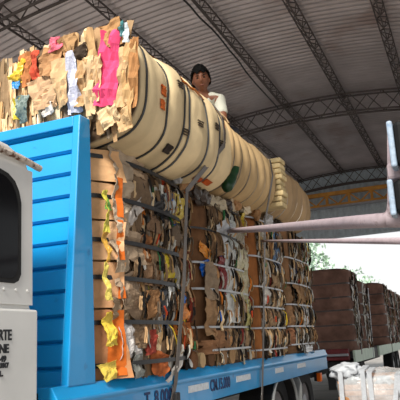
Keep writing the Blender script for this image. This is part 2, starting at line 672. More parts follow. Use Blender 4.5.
class Bale:
    """strapped bale.  axis 'z' (standing) or 'y' (lying); a, b half sizes across, straps at positions t along the axis"""
    def __init__(s, root, axis, c, ha, hb, t0, t1, straps, n=5, depth=.05, seed=1, jag=.012):
        s.root, s.axis, s.c, s.ha, s.hb, s.t0, s.t1, s.st, s.n, s.depth = root, axis, c, ha, hb, t0, t1, straps, n, depth
        s.rng = random.Random(seed)
        s.seed = seed
        s.jag = jag
        s.dip = None
        s.face = .16 if axis == 'z' else 1

    def pil(s, t):
        d = min([abs(t - q) for q in s.st] + [9])
        k = math.exp(-(d / .055) ** 2)
        e = min(t - s.t0, s.t1 - t)
        ee = max(0, 1 - e / .09)
        return 1 - s.depth * k - .06 * ee ** 2

    def P(s, th, t, off=0):
        ca, sb = math.cos(th), math.sin(th)
        r = (abs(ca) ** s.n + abs(sb) ** s.n) ** (-1 / s.n)
        k = s.pil(t)
        fw = 1
        if s.face < 1:
            fw = 1 - (1 - s.face) * min(1, max(0, (ca - .3) / .35))
            k = 1 - (1 - k) * fw
        u, v = s.ha * r * ca * k, s.hb * r * sb * k
        nn = noise.noise(Vector((u * 2.2 + s.seed * 7, v * 2.2, t * 2.2))) * .04 + noise.noise(Vector((u * 9, v * 9, t * 9 + s.seed))) * s.jag
        l = math.hypot(u, v)
        if s.dip and v > 0:
            v -= s.dip[2] * math.exp(-((t - s.dip[0]) / s.dip[1]) ** 4) * min(1, v / s.hb * 1.5) * math.exp(-(u / .27) ** 4)
            l = math.hypot(u, v)
        f = 1 + (nn * (fw if fw == 1 else .3) + off) / l
        u *= f
        v *= f
        if s.axis == 'z':
            return Vector((s.c[0] + u, s.c[1] + v, t))
        return Vector((s.c[0] + u, t, s.c[1] + v))

    def body(s, colf, m='card', nt=56, na=64, name='bale_body', cap=.02):
        mb = MB()
        vs, cs, fs = [], [], []
        ts = [s.t0 + (s.t1 - s.t0) * i / nt for i in range(nt + 1)]
        for t in ts:
            for k in range(na):
                th = 2 * PI * k / na
                vs.append(s.P(th, t))
                cs.append(colf(th, t))
        for i in range(nt):
            for k in range(na):
                k2 = (k + 1) % na
                fs.append((i * na + k, i * na + k2, (i + 1) * na + k2, (i + 1) * na + k))
        # end caps with inner rings
        for end, t in ((0, s.t0), (nt, s.t1)):
            prev = [end * na + k for k in range(na)]
            sg = -1 if end == 0 else 1
            cen = s.P(0, t)
            for sc in (.8, .5, .2):
                ring = []
                for k in range(na):
                    p = s.P(2 * PI * k / na, t)
                    if s.axis == 'z':
                        p = Vector((s.c[0] + (p.x - s.c[0]) * sc, s.c[1] + (p.y - s.c[1]) * sc, t + sg * cap * (1 - sc ** 2) + .02 * noise.noise(p * 5)))
                    else:
                        p = Vector((s.c[0] + (p.x - s.c[0]) * sc, t + sg * cap * (1 - sc ** 2) + .02 * noise.noise(p * 5), s.c[1] + (p.z - s.c[1]) * sc))
                    ring.append(len(vs))
                    vs.append(p)
                    cs.append(colf(2 * PI * k / na, t))
                for k in range(na):
                    k2 = (k + 1) % na
                    fs.append((prev[k], prev[k2], ring[k2], ring[k]))
                prev = ring
            fs.append(tuple(prev))
        mb.add(vs, fs, cs)
        return mb.build(name, M[m], s.root, smooth=True)

    def straps(s, colf=lambda i: (24, 24, 26), w=.026, off=.022, name='strap', na=64):
        for i, t in enumerate(s.st):
            mb = MB()
            vs, fs = [], []
            c = lin(colf(i))
            for k in range(na):
                th = 2 * PI * k / na
                tt = t
                for dt, o in ((-w / 2, off), (w / 2, off), (w / 2, off - .006), (-w / 2, off - .006)):
                    p = s.P(th, t, o)
                    if s.axis == 'z':
                        p.z = tt + dt
                    else:
                        p.y = tt + dt
                    vs.append(p)
            for k in range(na):
                k2 = (k + 1) % na
                for q in range(4):
                    q2 = (q + 1) % 4
                    fs.append((k * 4 + q, k * 4 + q2, k2 * 4 + q2, k2 * 4 + q))
            mb.add(vs, fs, c)
            o = mb.build(name, M['strap'], s.root)

    # surface points for scraps: face '+x' -> (y, t=z) ; '-y' end face of a lying bale -> (x, z)
    def Sx(s, y, z):
        u = (y - s.c[1]) / s.hb
        return Vector((s.c[0] + s.ha * (1 - (1 - se(u, 7)) * .6) * (1 - (1 - s.pil(z)) * s.face) - .008, y, z)), Vector((1, 0, 0))

    def Sy(s, x, z):
        u, v = (x - s.c[0]) / s.ha, (z - s.c[1]) / s.hb
        r = min(1, (abs(u) ** s.n + abs(v) ** s.n) ** (1 / s.n))
        return Vector((x, s.t0 - .02 * (1 - r), z)), Vector((0, -1, 0))

    def front(s, x, z):
        """-y face of a standing bale"""
        u = (x - s.c[0]) / s.ha
        return Vector((x, s.c[1] - s.hb * (1 - (1 - se(u, 7)) * .6) * s.pil(z), z)), Vector((0, -1, 0))


def flake(mb, S, u0, v0, w, h, col, rng, lift=.02, crumple=.02, rot=0, nu=4, nv=7, m=0, pilf=None, ragged=.12, bend=.0):
    sd = rng.uniform(0, 100)
    cs_, sn_ = math.cos(rot), math.sin(rot)
    tp = rng.uniform(-.25, .25)
    tilt = rng.uniform(-.12, .12)
    vs, cs, fs = [], [], []
    for j in range(nv + 1):
        for i in range(nu + 1):
            a, b = i / nu - .5, j / nv - .5
            a2 = a * (1 + tp * b * 2)
            if i in (0, nu):
                a2 += ragged * noise.noise(Vector((b * 5 + sd, i * 3.1, 0)))
            b2 = b
            if j in (0, nv):
                b2 += ragged * .6 * noise.noise(Vector((a * 4 + sd, j * 3.7, 5)))
            x, y = a2 * w, b2 * h
            u, v = u0 + x * cs_ - y * sn_, v0 + x * sn_ + y * cs_
            p, n = S(u, v)
            o = lift + crumple * (noise.noise(Vector((x * 14 + sd, y * 9, sd))) + .6 * noise.noise(Vector((x * 40, y * 30 + sd, 3)))) + tilt * x + bend * abs(a)
            k = 1
            if pilf:
                k = pilf(v)
            o = .004 + max(-.02, o) * k
            vs.append(p + n * o)
            q = .93 + .1 * noise.noise(Vector((x * 25 + sd, y * 12, 9)))
            cs.append((col[0] * q, col[1] * q, col[2] * q, 1))
    for j in range(nv):
        for i in range(nu):
            q = j * (nu + 1) + i
            fs.append((q, q + 1, q + nu + 2, q + nu + 1))
    # give every scrap a board thickness
    n0 = len(vs)
    _, n = S(u0, v0)
    vs += [p - n * .004 for p in vs]
    cs += cs[:]
    fs += [tuple(n0 + k for k in f[::-1]) for f in fs]
    W = nu + 1
    rim = [i for i in range(W)] + [j * W + nu for j in range(1, nv + 1)] + [nv * W + i for i in range(nu - 1, -1, -1)] + [j * W for j in range(nv - 1, 0, -1)]
    for i in range(len(rim)):
        a, b = rim[i], rim[(i + 1) % len(rim)]
        fs.append((a, b, n0 + b, n0 + a))
    mb.add(vs, fs, cs, m)


def near_strap(b):
    def f(v):
        d = min([abs(v - q) for q in b.st] + [9])
        return 1 - .35 * math.exp(-(d / .035) ** 2)
    return f


def pick(rng, weights):
    pal, tot = None, sum(w for _, w in weights)
    r = rng.uniform(0, tot)
    for p, w in weights:
        r -= w
        if r <= 0:
            return rng.choice(p)
    return rng.choice(weights[-1][0])


def fill(b, S, u0, u1, v0, v1, weights, wr=(.03, .1), hr=(.12, .4), npart=90, nstuff=220, pil=True, lift=(.0, .03), special=(), rot=.12, pname='cardboard_scrap', small=0, swts=None, ragged=.12, calm=-99):
    rng = b.rng
    pf = near_strap(b) if pil else None
    L = []
    for i in range(npart + nstuff):
        # jittered columns so edges stand vertically
        w, h = rng.uniform(*wr), rng.uniform(*hr)
        u = rng.uniform(u0 + w * .4, u1 - w * .4)
        v = rng.uniform(v0 + h * .4, v1 - h * .4)
        L.append((w * h, u, v, w, h, pick(rng, weights(u, v)), rng.uniform(*lift), rng.gauss(0, rot)))
    L.sort(key=lambda e: -e[0])
    st = MB()
    for k, (ar, u, v, w, h, c, l, ro) in enumerate(L):
        col = vary(c, rng)
        if k >= npart:
            flake(st, S, u, v, w, h, col, rng, lift=l, crumple=.02, rot=ro, nu=3, nv=5, pilf=pf, ragged=ragged, bend=rng.uniform(-.02, .03))
        else:
            mb = MB()
            flake(mb, S, u, v, w, h, col, rng, lift=l * .8, crumple=.022, rot=ro, pilf=pf, ragged=ragged, bend=rng.uniform(-.02, .03))
            bright = c in BRIGHT
            mb.build('plastic_scrap' if bright else pname, M['plastic' if bright else 'card'], b.root, fixn=False)
    if st.v:
        o = st.build('shredded_cardboard', M['card'], b.root, fixn=False)
        o['kind'] = 'stuff'
    for sp in special:
        (x0, y0, x1, y1, col, nm) = sp[:6]
        rot_ = sp[6] if len(sp) > 6 else rng.gauss(0, .06)
        lab = sp[7] if len(sp) > 7 else None
        p, q = b.unproj(x0, y0), b.unproj(x1, y1)
        c = b.unproj((x0 + x1) / 2, (y0 + y1) / 2)
        # true size from the middles of the edges
        a1, a2 = b.unproj(x0, (y0 + y1) / 2), b.unproj(x1, (y0 + y1) / 2)
        c1, c2 = b.unproj((x0 + x1) / 2, y0), b.unproj((x0 + x1) / 2, y1)
        w, h = abs(a2[0] - a1[0]), abs(c2[1] - c1[1])
        mb = MB()
        flake(mb, S, c[0], c[1], w, h, vary(col, rng, .04), rng, lift=.06 if b.axis == 'z' else .085, crumple=.03 if b.axis == 'z' else .045, rot=rot_, nu=7, nv=10, pilf=pf, ragged=.13 if b.axis == 'z' else .05)
        film = nm.startswith('plastic')
        o = mb.build(nm, M['plastic' if film else 'card'], b.root, fixn=False)
        if lab:
            o['label'] = lab
    if small:
        st = MB()
        for i in range(small):
            w, h = rng.uniform(.012, .035), rng.uniform(.05, .2)
            u = rng.uniform(u0 + w, u1 - w)
            v = rng.uniform(v0 + h * .5, v1 - h * .5)
            if u < calm and rng.random() < .8:
                continue
            if pil and min(abs(v - q) for q in b.st) < .04:
                continue
            c = pick(rng, swts(u, v) if swts else [(DARK, 4), (KRAFT, 4), (TAN, 2), (BRIGHT, 1.2), ([(214, 212, 205), (190, 186, 176)], 1.2)])
            flake(st, S, u, v, w, h, vary(c, rng), rng, lift=rng.uniform(.05, .085), crumple=.015, rot=rng.gauss(0, .25), nu=2, nv=4, pilf=pf, bend=rng.uniform(-.02, .03))
        o = st.build('loose_scraps', M['card'], b.root, fixn=False)
        o['kind'] = 'stuff'


STRZ = [2.70, 2.49, 2.21, 1.98, 1.70, 1.42]


def strap_z(b_, ys, xpix):
    return [at_x(xpix, y, XS + .02).z for y in ys]


lower = []
# column 1 ---------------------------------------------------------------
bz0 = 1.19
r1 = thing('cardboard_bale', 'standing cardboard bale tight behind the blue headboard, with a tan and orange box edge', 'bale', (-2.76, 4.24, bz0), 'standing bales along the truck side')
zs = [at_x(113, y, XS + .02).z for y in (158, 197, 240, 277, 322, 365)]
b1 = Bale(r1, 'z', (-2.75, 4.245), .55, .79, bz0, 2.73, zs, n=3.6, depth=.03, seed=11)
b1.unproj = lambda px, py: (lambda q: (q.y, q.z))(at_x(px, py, XS + .03))


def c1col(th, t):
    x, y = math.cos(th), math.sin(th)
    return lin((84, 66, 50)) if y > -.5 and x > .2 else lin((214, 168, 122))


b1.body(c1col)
b1.straps(w=.03, off=.075)


WH1 = [(214, 212, 205), (192, 184, 172), (226, 220, 210)]


def w1(u, v):
    s = (u - 3.5) / 1.55
    if s < .5:
        return [(KRAFT, 6), (DARK, .8), (TAN, 2.5), (BRIGHT, .4), (WH1, 1)]
    return [(KRAFT, 4), (DARK, 2.2), (TAN, 2), (BRIGHT, 2), (WH1, 1.6)]


GT = (182, 164, 142)
fill(b1, b1.Sx, 3.74, 5.04, bz0 + .01, 2.73, w1, npart=60, nstuff=330, small=420, calm=4.22, swts=lambda u, v: [(DARK, 5), (KRAFT, 4), (TAN, 2), (BRIGHT, 2.2 if u > 4.25 else .4), ([(214, 212, 205), (190, 186, 176)], 1.6 if u > 4.25 else .5)], special=[
    (112, 150, 129, 182, GT, 'kraft_sheet'), (126, 150, 142, 176, (174, 150, 124), 'kraft_sheet'), (113, 180, 133, 206, (176, 158, 136), 'kraft_sheet'),
    (130, 170, 146, 205, (128, 106, 84), 'kraft_sheet'), (113, 204, 132, 236, GT, 'kraft_sheet'), (120, 232, 142, 262, (168, 146, 122), 'kraft_sheet'),
    (113, 240, 126, 272, (176, 156, 132), 'kraft_sheet'), (116, 274, 139, 302, (172, 148, 124), 'kraft_sheet', .3), (122, 290, 143, 318, (140, 118, 96), 'kraft_sheet', -.3),
    (112, 298, 128, 320, (156, 134, 108), 'kraft_sheet'), (131, 324, 146, 348, (138, 114, 90), 'kraft_sheet'), (140, 236, 150, 264, (140, 92, 56), 'cardboard_flap'),
    (143, 264, 158, 286, (134, 104, 78), 'cardboard_flap'), (143, 290, 157, 318, (150, 110, 74), 'cardboard_flap'),
    (161, 254, 170, 278, (226, 200, 50), 'plastic_wrapper', .1, 'yellow plastic wrapper'), (171, 196, 181, 222, (216, 190, 80), 'plastic_wrapper', -.1, 'yellow plastic wrapper'),
    (150, 196, 163, 214, (30, 30, 34), 'plastic_bottle', .3, 'black crushed plastic'), (158, 206, 170, 226, (34, 38, 44), 'plastic_bottle', .4),
    (160, 194, 168, 208, (196, 204, 206), 'plastic_strip', .6, 'white plastic strip'), (166, 200, 174, 214, (200, 206, 208), 'plastic_strip', .6),
    (124, 207, 141, 219, (205, 196, 188), 'paper_tube_scrap', .75, 'pale crushed paper tube'),
    (157, 288, 170, 312, (44, 46, 50), 'plastic_film', .25, 'black plastic film'), (167, 284, 172, 292, (225, 225, 222), 'paper_scrap', 0, 'white paper scrap'),
    (180, 188, 193, 238, (150, 126, 100), 'kraft_sheet'), (178, 254, 195, 292, (140, 106, 78), 'kraft_sheet'), (180, 322, 190, 346, (168, 98, 52), 'cardboard_flap', 0, 'orange brown flap'),
    (178, 294, 185, 320, (206, 128, 60), 'plastic_wrapper', .15, 'orange snack wrapper'), (179, 295, 184, 303, (60, 110, 190), 'plastic_wrapper', .3, 'blue snack wrapper'), (187, 298, 194, 322, (128, 48, 34), 'cardboard_flap', 0, 'dark red flap'),
    (107, 312, 114, 346, (226, 196, 70), 'plastic_bag', .1, 'yellow plastic bag'), (118, 322, 134, 358, (196, 190, 186), 'plastic_bag', .2, 'white plastic bag'), (106, 362, 116, 380, (216, 188, 80), 'plastic_bag', .2, 'yellow plastic bag'),
    (120, 360, 131, 374, (214, 206, 196), 'paper_scrap', .3), (130, 348, 143, 378, (148, 150, 142), 'plastic_film'), (152, 352, 165, 376, (188, 104, 58), 'cardboard_flap', -.2, 'orange brown flap'), (144, 330, 153, 354, (150, 64, 52), 'cardboard_flap', .1, 'red flap'),
    (164, 366, 182, 376, (228, 222, 214), 'paper_scrap', .7, 'white paper scrap'), (106, 190, 109, 232, (190, 180, 70), 'plastic_strip', 0, 'yellow plastic strip'), (106, 232, 109, 262, (196, 150, 60), 'plastic_strip', 0), (106, 262, 109, 300, (206, 188, 90), 'plastic_strip', 0),
    (106, 198, 110, 210, (90, 140, 60), 'plastic_strip', 0, 'green plastic strip'), (152, 246, 162, 262, (140, 112, 84), 'kraft_sheet'), (166, 226, 178, 246, (120, 104, 88), 'kraft_sheet'), (146, 206, 156, 232, (138, 110, 86), 'kraft_sheet'),
])
# the flat box faces forming the bright corner of this bale
for (za, zb_, ca, lab) in ((2.53, 2.76, (226, 178, 130), None), (2.26, 2.52, (220, 172, 126), None), (1.98, 2.25, (222, 176, 132), None), (1.66, 1.97, (214, 164, 120), None), (1.20, 1.65, (198, 140, 96), None)):
    mb = MB()
    rng = b1.rng
    S = lambda u, v: (Vector((-2.36 + .195 * u / .34, 3.455 + .285 * u / .34, v)), Vector((.82, -.57, 0)))
    flake(mb, S, .16, (za + zb_) / 2, .36, zb_ - za - .004, lin(ca), rng, lift=.03, crumple=.006, nu=6, nv=8, pilf=near_strap(b1), ragged=.02)
    o = mb.build('box_panel', M['card'], r1, fixn=False)
    if lab:
        o['label'] = lab
for (za, zb_) in ((2.28, 2.56), (1.98, 2.26), (1.72, 1.8), (1.22, 1.64)):
    mb = MB()
    flake(mb, S, .31 if za > 1.66 else .265, (za + zb_) / 2, .05 if za > 1.66 else .13, zb_ - za, lin((206, 104, 36)), b1.rng, lift=.05, crumple=.004, nu=3, nv=8, pilf=near_strap(b1), ragged=.06)
    o = mb.build('printed_edge', M['card'], r1, fixn=False)
    o['label'] = 'orange printed box edge'


def column(label, y0, y1, zt_, spix, ys, seed, frontcol, fillw, special, strapcol, npart=60, nstuff=220, fy=.22, top=.0):
    r = thing('cardboard_bale', label, 'bale', (-2.75, (y0 + y1) / 2, bz0), 'standing bales along the truck side')
    zs = sorted(at_x(spix, y, XS + .02).z for y in ys)
    b = Bale(r, 'z', (-2.75, (y0 + y1) / 2), .55, (y1 - y0) / 2, bz0, zt_, zs, n=6, depth=.055, seed=seed)
    b.unproj = lambda px, py: (lambda q: (q.y, q.z))(at_x(px, py, XS + .03))
    fc = lin(frontcol)

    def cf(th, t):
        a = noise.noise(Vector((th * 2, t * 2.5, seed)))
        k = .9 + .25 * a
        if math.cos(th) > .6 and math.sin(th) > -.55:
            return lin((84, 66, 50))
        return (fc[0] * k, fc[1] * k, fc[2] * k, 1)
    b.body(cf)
    b.straps(colf=strapcol, w=.019, off=.058)
    fill(b, b.Sx, y0 + fy, y1 - .02, bz0 + .01, zt_, fillw, npart=npart, nstuff=nstuff, special=special, small=260)
    return b


WHITES = [(214, 212, 205), (190, 186, 176), (226, 224, 218), (172, 166, 150)]
b2 = column('standing cardboard bale with a tall white sheet and a yellow wrapper near its top', 5.11, 6.6, 2.80, 215, (205, 233, 265, 290, 327, 350), 22,
            (120, 84, 56), lambda u, v: [(KRAFT, 5), (DARK, 1.6), (TAN, 2), (WHITES, 1.6), (BRIGHT, .5)], [
    (225, 243, 234, 322, (206, 208, 204), 'plastic_sheet', 0, 'tall white plastic sheet'), (218, 258, 224, 294, (132, 44, 44), 'plastic_strip', 0, 'dark red plastic strip'),
    (206, 262, 215, 300, (150, 130, 108), 'kraft_sheet'), (237, 250, 251, 300, (196, 188, 150), 'plastic_film', .1, 'clear yellowish film'), (240, 210, 253, 226, (226, 196, 50), 'plastic_wrapper', .5, 'bright yellow wrapper'),
    (216, 220, 230, 240, (216, 218, 222), 'foil_scrap', .4, 'silvery foil scrap'), (206, 300, 216, 336, (160, 126, 92), 'kraft_sheet'), (214, 330, 228, 352, (148, 108, 76), 'kraft_sheet'), (236, 232, 246, 262, (150, 140, 120), 'plastic_film', .2),
    (223, 200, 236, 214, (196, 178, 150), 'paper_scrap', .4), (226, 214, 234, 246, (190, 196, 192), 'plastic_sheet', 0), (210, 230, 220, 256, (138, 108, 80), 'kraft_sheet', .2), (244, 300, 251, 330, (190, 182, 110), 'plastic_film', 0), (205, 340, 222, 354, (140, 100, 70), 'kraft_sheet', 0)],
            lambda i: (30, 28, 26) if i in (5, 4) else (174, 176, 178), npart=70, nstuff=260, fy=.27)
b3 = column('standing cardboard bale with an orange brown front edge behind the second strap', 6.68, 8.0, 2.8, 262, (222, 258, 287, 307, 328, 350), 33,
            (164, 104, 58), lambda u, v: [(KRAFT, 4), (DARK, 1.5), (TAN, 2), (WHITES, 2.6), (BRIGHT, .3)], [
    (272, 234, 278, 272, (70, 110, 150), 'plastic_strip', 0, 'blue plastic strip'), (262, 275, 268, 305, (206, 200, 190), 'plastic_sheet', 0), (262, 250, 269, 276, (170, 150, 120), 'kraft_sheet'), (270, 276, 278, 300, (160, 132, 100), 'kraft_sheet'), (266, 305, 276, 326, (170, 140, 108), 'kraft_sheet')],
            lambda i: (176, 178, 182), npart=50, nstuff=200, fy=.24)
b4 = column('last standing cardboard bale at the rear of the blue bed, with a flat brown patch', 8.08, 9.6, 2.87, 290, (258, 283, 304, 326, 345), 44,
            (146, 108, 76), lambda u, v: [(KRAFT, 3), (DARK, 3), (TAN, 1), (WHITES, 2.4)], [
    (294, 286, 308, 304, (178, 140, 100), 'box_panel', 0, 'flat tan box panel'), (304, 345, 311, 352, (226, 228, 230), 'plastic_film', 0), (302, 304, 306, 326, (214, 214, 214), 'plastic_film', 0), (284, 305, 294, 325, (160, 122, 88), 'kraft_sheet', 0), (284, 328, 296, 346, (158, 110, 80), 'kraft_sheet', 0), (284, 286, 292, 302, (150, 116, 84), 'kraft_sheet', 0)],
            lambda i: (188, 190, 194), npart=44, nstuff=180, fy=.3)

# crushed wrappers in the gap between the first two columns
for nm, lab, box, col in (('orange_carton', 'small orange and cream carton caught between the first and second bale', (195, 245, 206, 259), (230, 150, 60)),
                          ('blue_wrapper', 'shiny blue wrapper hanging in the gap just below the orange carton', (196, 260, 205, 277), (20, 96, 190))):
    p, q = at_x(box[0], box[1], -2.26), at_x(box[2], box[3], -2.26)
    mb = MB()
    S = lambda u, v: (Vector((-2.24 + .25 * (u - p.y) * 0, u, v)), Vector((.75, -.66, 0)))
    flake(mb, S, (p.y + q.y) / 2, (p.z + q.z) / 2, abs(q.y - p.y), abs(p.z - q.z), lin(col), random.Random(5), lift=.05, crumple=.05, rot=-.35 if col[2] < 100 else .2, nu=6, nv=8)
    bm_ = MB()
    tag(mb.build(nm, M['plastic'], fixn=False), lab, 'wrapper')

# rolled cardboard tubes squeezed under column 2
rng = random.Random(9)
for k, (px, py) in enumerate(((199, 366), (208, 364), (217, 361), (227, 358), (236, 357))):
    q = at_x(px, py, XS + .06)
    r = .075 if k != 1 else .065
    mb = MB()
    pts = [(XS - .3, q.y + .02, bz0 + r), (XS - .05, q.y, bz0 + r), (XS + .01 + rng.uniform(0, .03), q.y, bz0 + r)]
    c = vary([(120, 82, 54), (190, 160, 120), (112, 80, 56), (150, 116, 84), (176, 140, 100)][k], rng, .05)
    mb.tube(pts, r, 14, col=c)
    wl = ['dark brown', 'pale tan', 'umber', 'mid brown', 'light brown'][k]
    po = ['nearest the first bale', 'second along the rail', 'in the middle of five', 'fourth along the rail', 'farthest along the rail'][k]
    tag(mb.build('cardboard_roll', M['card'], smooth=False), f'{wl} cardboard roll under the second bale, {po}', 'roll', 'rolls poking out under the second bale')

# ------------------------------------------------------------------ upper drums (lying bales)
CREAM = (232, 208, 164)


def drum(label, x0, x1, y0, y1, z0, z1, straps, seed, tone, segs, n=3.0, depth=.035, sc=(52, 54, 56), dip=None):
    r = thing('cardboard_bale', label, 'bale', ((x0 + x1) / 2, (y0 + y1) / 2, z0), 'lying bales on top of the load')
    b = Bale(r, 'y', ((x0 + x1) / 2, (z0 + z1) / 2), (x1 - x0) / 2, (z1 - z0) / 2, y0, y1, straps, n=n, depth=depth, seed=seed, jag=.006)
    b.unproj = lambda px, py: (lambda q: (q.x, q.z))(at_y(px, py, y0 - .03))
    rr = random.Random(seed)
    b.dip = dip
    tones = [1 + rr.uniform(-.2, .12) for _ in range(segs + 1)]

    def cf(th, t):
        k = tones[min(segs, int((t - y0) / (y1 - y0) * segs))]
        k *= .96 + .1 * noise.noise(Vector((th * 1.3, t * 6, seed)))
        c = lin(tone)
        if t <= y0 + 1e-6:
            c = lin((96, 74, 54))  # front end coloured dark, painting the shade in gaps between sheets
        return (c[0] * k, c[1] * k, c[2] * k, 1)
    b.body(cf, m='wrap', nt=90, na=72)
    b.straps(colf=lambda i: sc if i < 3 else tuple(v * 1.5 for v in sc), w=.022, off=.01, name='strap', na=72)
    return b


A_Y0, A_Y1 = 3.5, 5.34
stA = [at_x(px, py, -1.85).y for px, py in ((147, 80), (170, 98), (186, 112), (191, 116), (207, 130), (221, 148))]
dA = drum('large cream wrapped bale lying on top nearest the camera, pink card in its end', -2.86, -1.84, A_Y0, A_Y1, 2.75, 3.66, stA, 51, CREAM, 7, n=2.7, depth=.045)
B_Y0, B_Y1 = 5.46, 6.98
dB = drum('tan wrapped bale lying on top in the middle, behind the green roll', -2.92, -1.91, B_Y0, B_Y1, 2.82, 3.66, [5.62, 5.86, 6.1, 6.36, 6.6, 6.82], 52, (196, 166, 122), 6, n=2.7, depth=.075, sc=(120, 108, 90), dip=(6.25, .55, .17))
C_Y0, C_Y1 = 7.3, 9.0
dC = drum('greyish tan wrapped bale lying on top at the rear end of the load', -2.95, -1.95, C_Y0, C_Y1, 2.9, 3.68, [7.5, 7.75, 8.0, 8.28, 8.55, 8.8], 53, (186, 156, 118), 6, n=2.7, depth=.085, sc=(190, 184, 172))
dD = drum('ragged cardboard bale lying on top at the far left above the headboard', -3.98, -2.9, A_Y0 + .02, A_Y1 - .1, 2.78, 3.58, [3.8, 4.3, 4.8], 54, (190, 156, 112), 6, n=4)

# ragged front end of the near drum
PINK = (232, 78, 124)


def inA(u, v):
    return [(TAN, 6), (KRAFT, 3), ([(236, 214, 176)], 2), (BRIGHT, .25)]


S_A = dA.Sy
TAN2 = (206, 174, 130)
fill(dA, S_A, -2.78, -1.93, 2.80, 3.6, inA, ragged=.06, wr=(.02, .07), hr=(.2, .6), npart=54, nstuff=130, pil=False, lift=(.0, .04), rot=.1, special=[
    (103, 34, 122, 108, PINK, 'pink_card', -.1, 'pink printed cardboard'), (108, 24, 126, 50, (166, 126, 84), 'cardboard_flap', .25, 'brown folded flap'), (92, 32, 102, 100, (196, 158, 112), 'cardboard_sheet', .1), (90, 60, 100, 118, (222, 190, 148), 'cardboard_sheet', 0),
    (95, 60, 107, 105, (214, 180, 138), 'cardboard_sheet', -.15), (122, 50, 132, 110, (208, 172, 128), 'cardboard_sheet', -.1), (128, 45, 138, 125, (198, 160, 112), 'cardboard_sheet', -.08), (104, 108, 124, 128, (222, 192, 150), 'cardboard_sheet', .4), (120, 100, 134, 134, (202, 168, 124), 'cardboard_sheet', .2),
    (134, 40, 142, 110, (176, 126, 80), 'cardboard_sheet', -.03), (123, 24, 128, 40, (60, 120, 124), 'plastic_strip', .1, 'teal plastic strip'), (126, 26, 132, 46, (214, 226, 232), 'plastic_strip', .1, 'white plastic strip'),
    (72, 54, 84, 116, (186, 188, 206), 'plastic_sheet', .08, 'bluish white plastic sheet'), (80, 48, 92, 62, (70, 56, 44), 'cardboard_flap', .3, 'dark folded cardboard'), (66, 38, 80, 62, (176, 138, 96), 'cardboard_flap', .3), (54, 40, 66, 54, (226, 110, 130), 'pink_card', .2, 'pink card corner'),
    (46, 50, 66, 80, (176, 132, 92), 'cardboard_sheet', -.2), (38, 80, 62, 112, (200, 164, 128), 'cardboard_sheet', .15), (36, 54, 44, 82, (200, 84, 60), 'paper_scrap', .1, 'red paper scrap'), (60, 62, 74, 110, (206, 172, 130), 'cardboard_sheet', .1), (48, 100, 58, 118, (214, 206, 198), 'paper_scrap', .3, 'white paper scrap'), (82, 64, 92, 110, (188, 152, 110), 'cardboard_sheet', -.1),
    (55, 40, 61, 52, (232, 120, 140), 'pink_card', .1),
])


def inD(u, v):
    return [(TAN, 7), (KRAFT, 2)]


fill(dD, dD.Sy, -3.5, -2.74, 2.78, 3.56, inD, ragged=.05, wr=(.02, .05), hr=(.3, .75), npart=50, nstuff=60, pil=False, lift=(.0, .05), rot=.05, special=[
    (19, 62, 29, 84, (226, 186, 60), 'plastic_wrapper', -.3, 'yellow wrapper'), (18, 80, 24, 92, (30, 130, 200), 'plastic_wrapper', 0, 'blue wrapper'), (22, 98, 34, 124, (120, 136, 130), 'plastic_film', 0, 'grey green film'), (19, 100, 26, 122, (214, 196, 60), 'plastic_strip', 0, 'yellow strip'), (26, 55, 36, 90, (170, 110, 66), 'cardboard_flap', .1),
])


# torn flaps along the drum crown
def flap(b, th0, th1, t0, t1, col, lift, name, m='card', lab=None, seed=0):
    mb = MB()
    n = 6
    vs, fs, cs = [], [], []
    for dz in (0, -.006):
        for i in range(n + 1):
            for j in range(n + 1):
                th = th0 + (th1 - th0) * i / n
                t = t0 + (t1 - t0) * j / n
                o = .014 + lift * (i / n) ** 1.6 + .012 * noise.noise(Vector((i * .7 + seed, j * .7, seed)))
                vs.append(b.P(th, t, o + dz))
    w = n + 1
    for i in range(n):
        for j in range(n):
            a = i * w + j
            fs += [(a, a + 1, a + w + 1, a + w), (a + w * w, a + w * w + w, a + w * w + w + 1, a + w * w + 1)]
    mb.add(vs, fs, lin(col))
    o = mb.build(name, M[m], b.root, smooth=True, fixn=False)
    if lab:
        o['label'] = lab


flap(dA, 1.15, 1.45, 3.6, 3.95, (214, 172, 122), .07, 'torn_flap', seed=1)
flap(dA, 1.0, 1.5, 3.98, 4.3, (205, 150, 96), .05, 'torn_flap', seed=2)
flap(dA, 1.0, 1.3, 4.6, 4.8, (170, 120, 76), .06, 'torn_flap', seed=3)
flap(dB, .6, 1.3, 5.5, 5.62, (206, 176, 136), .16, 'torn_flap', seed=4)
flap(dB, .8, 1.2, 5.7, 5.85, (220, 200, 170), .12, 'torn_flap', seed=5)
flap(dB, 1.0, 1.4, 5.5, 5.75, (190, 150, 110), .1, 'torn_flap', seed=6)
flap(dA, -.05, .12, 3.82, 3.9, (214, 110, 50), 0, 'printed_mark', lab='orange printed square', seed=7)
flap(dA, -.3, -.14, 3.8, 3.87, (214, 110, 50), 0, 'printed_mark', lab='orange printed square', seed=8)
flap(dA, -1.0, -.9, 4.75, 4.9, (190, 86, 40), 0, 'printed_mark', lab='rust red print patch', seed=9)
flap(dA, -1.0, -.88, 5.02, 5.12, (196, 92, 44), 0, 'printed_mark', lab='rust red print patch', seed=10)
flap(dA, -.85, -.7, 4.05, 4.16, (60, 50, 44), 0, 'printed_mark', lab='dark print block', seed=11)
flap(dA, .55, .95, 4.24, 4.27, (206, 120, 50), 0, 'tape_strip', 'plastic', 'orange tape strip', 12)
flap(dA, .5, .53, 4.24, 4.7, (206, 120, 50), 0, 'tape_strip', 'plastic', 'orange tape strip', 13)
flap(dA, .1, .9, 5.08, 5.1, (206, 120, 50), 0, 'tape_strip', 'plastic', 'orange tape strip', 14)
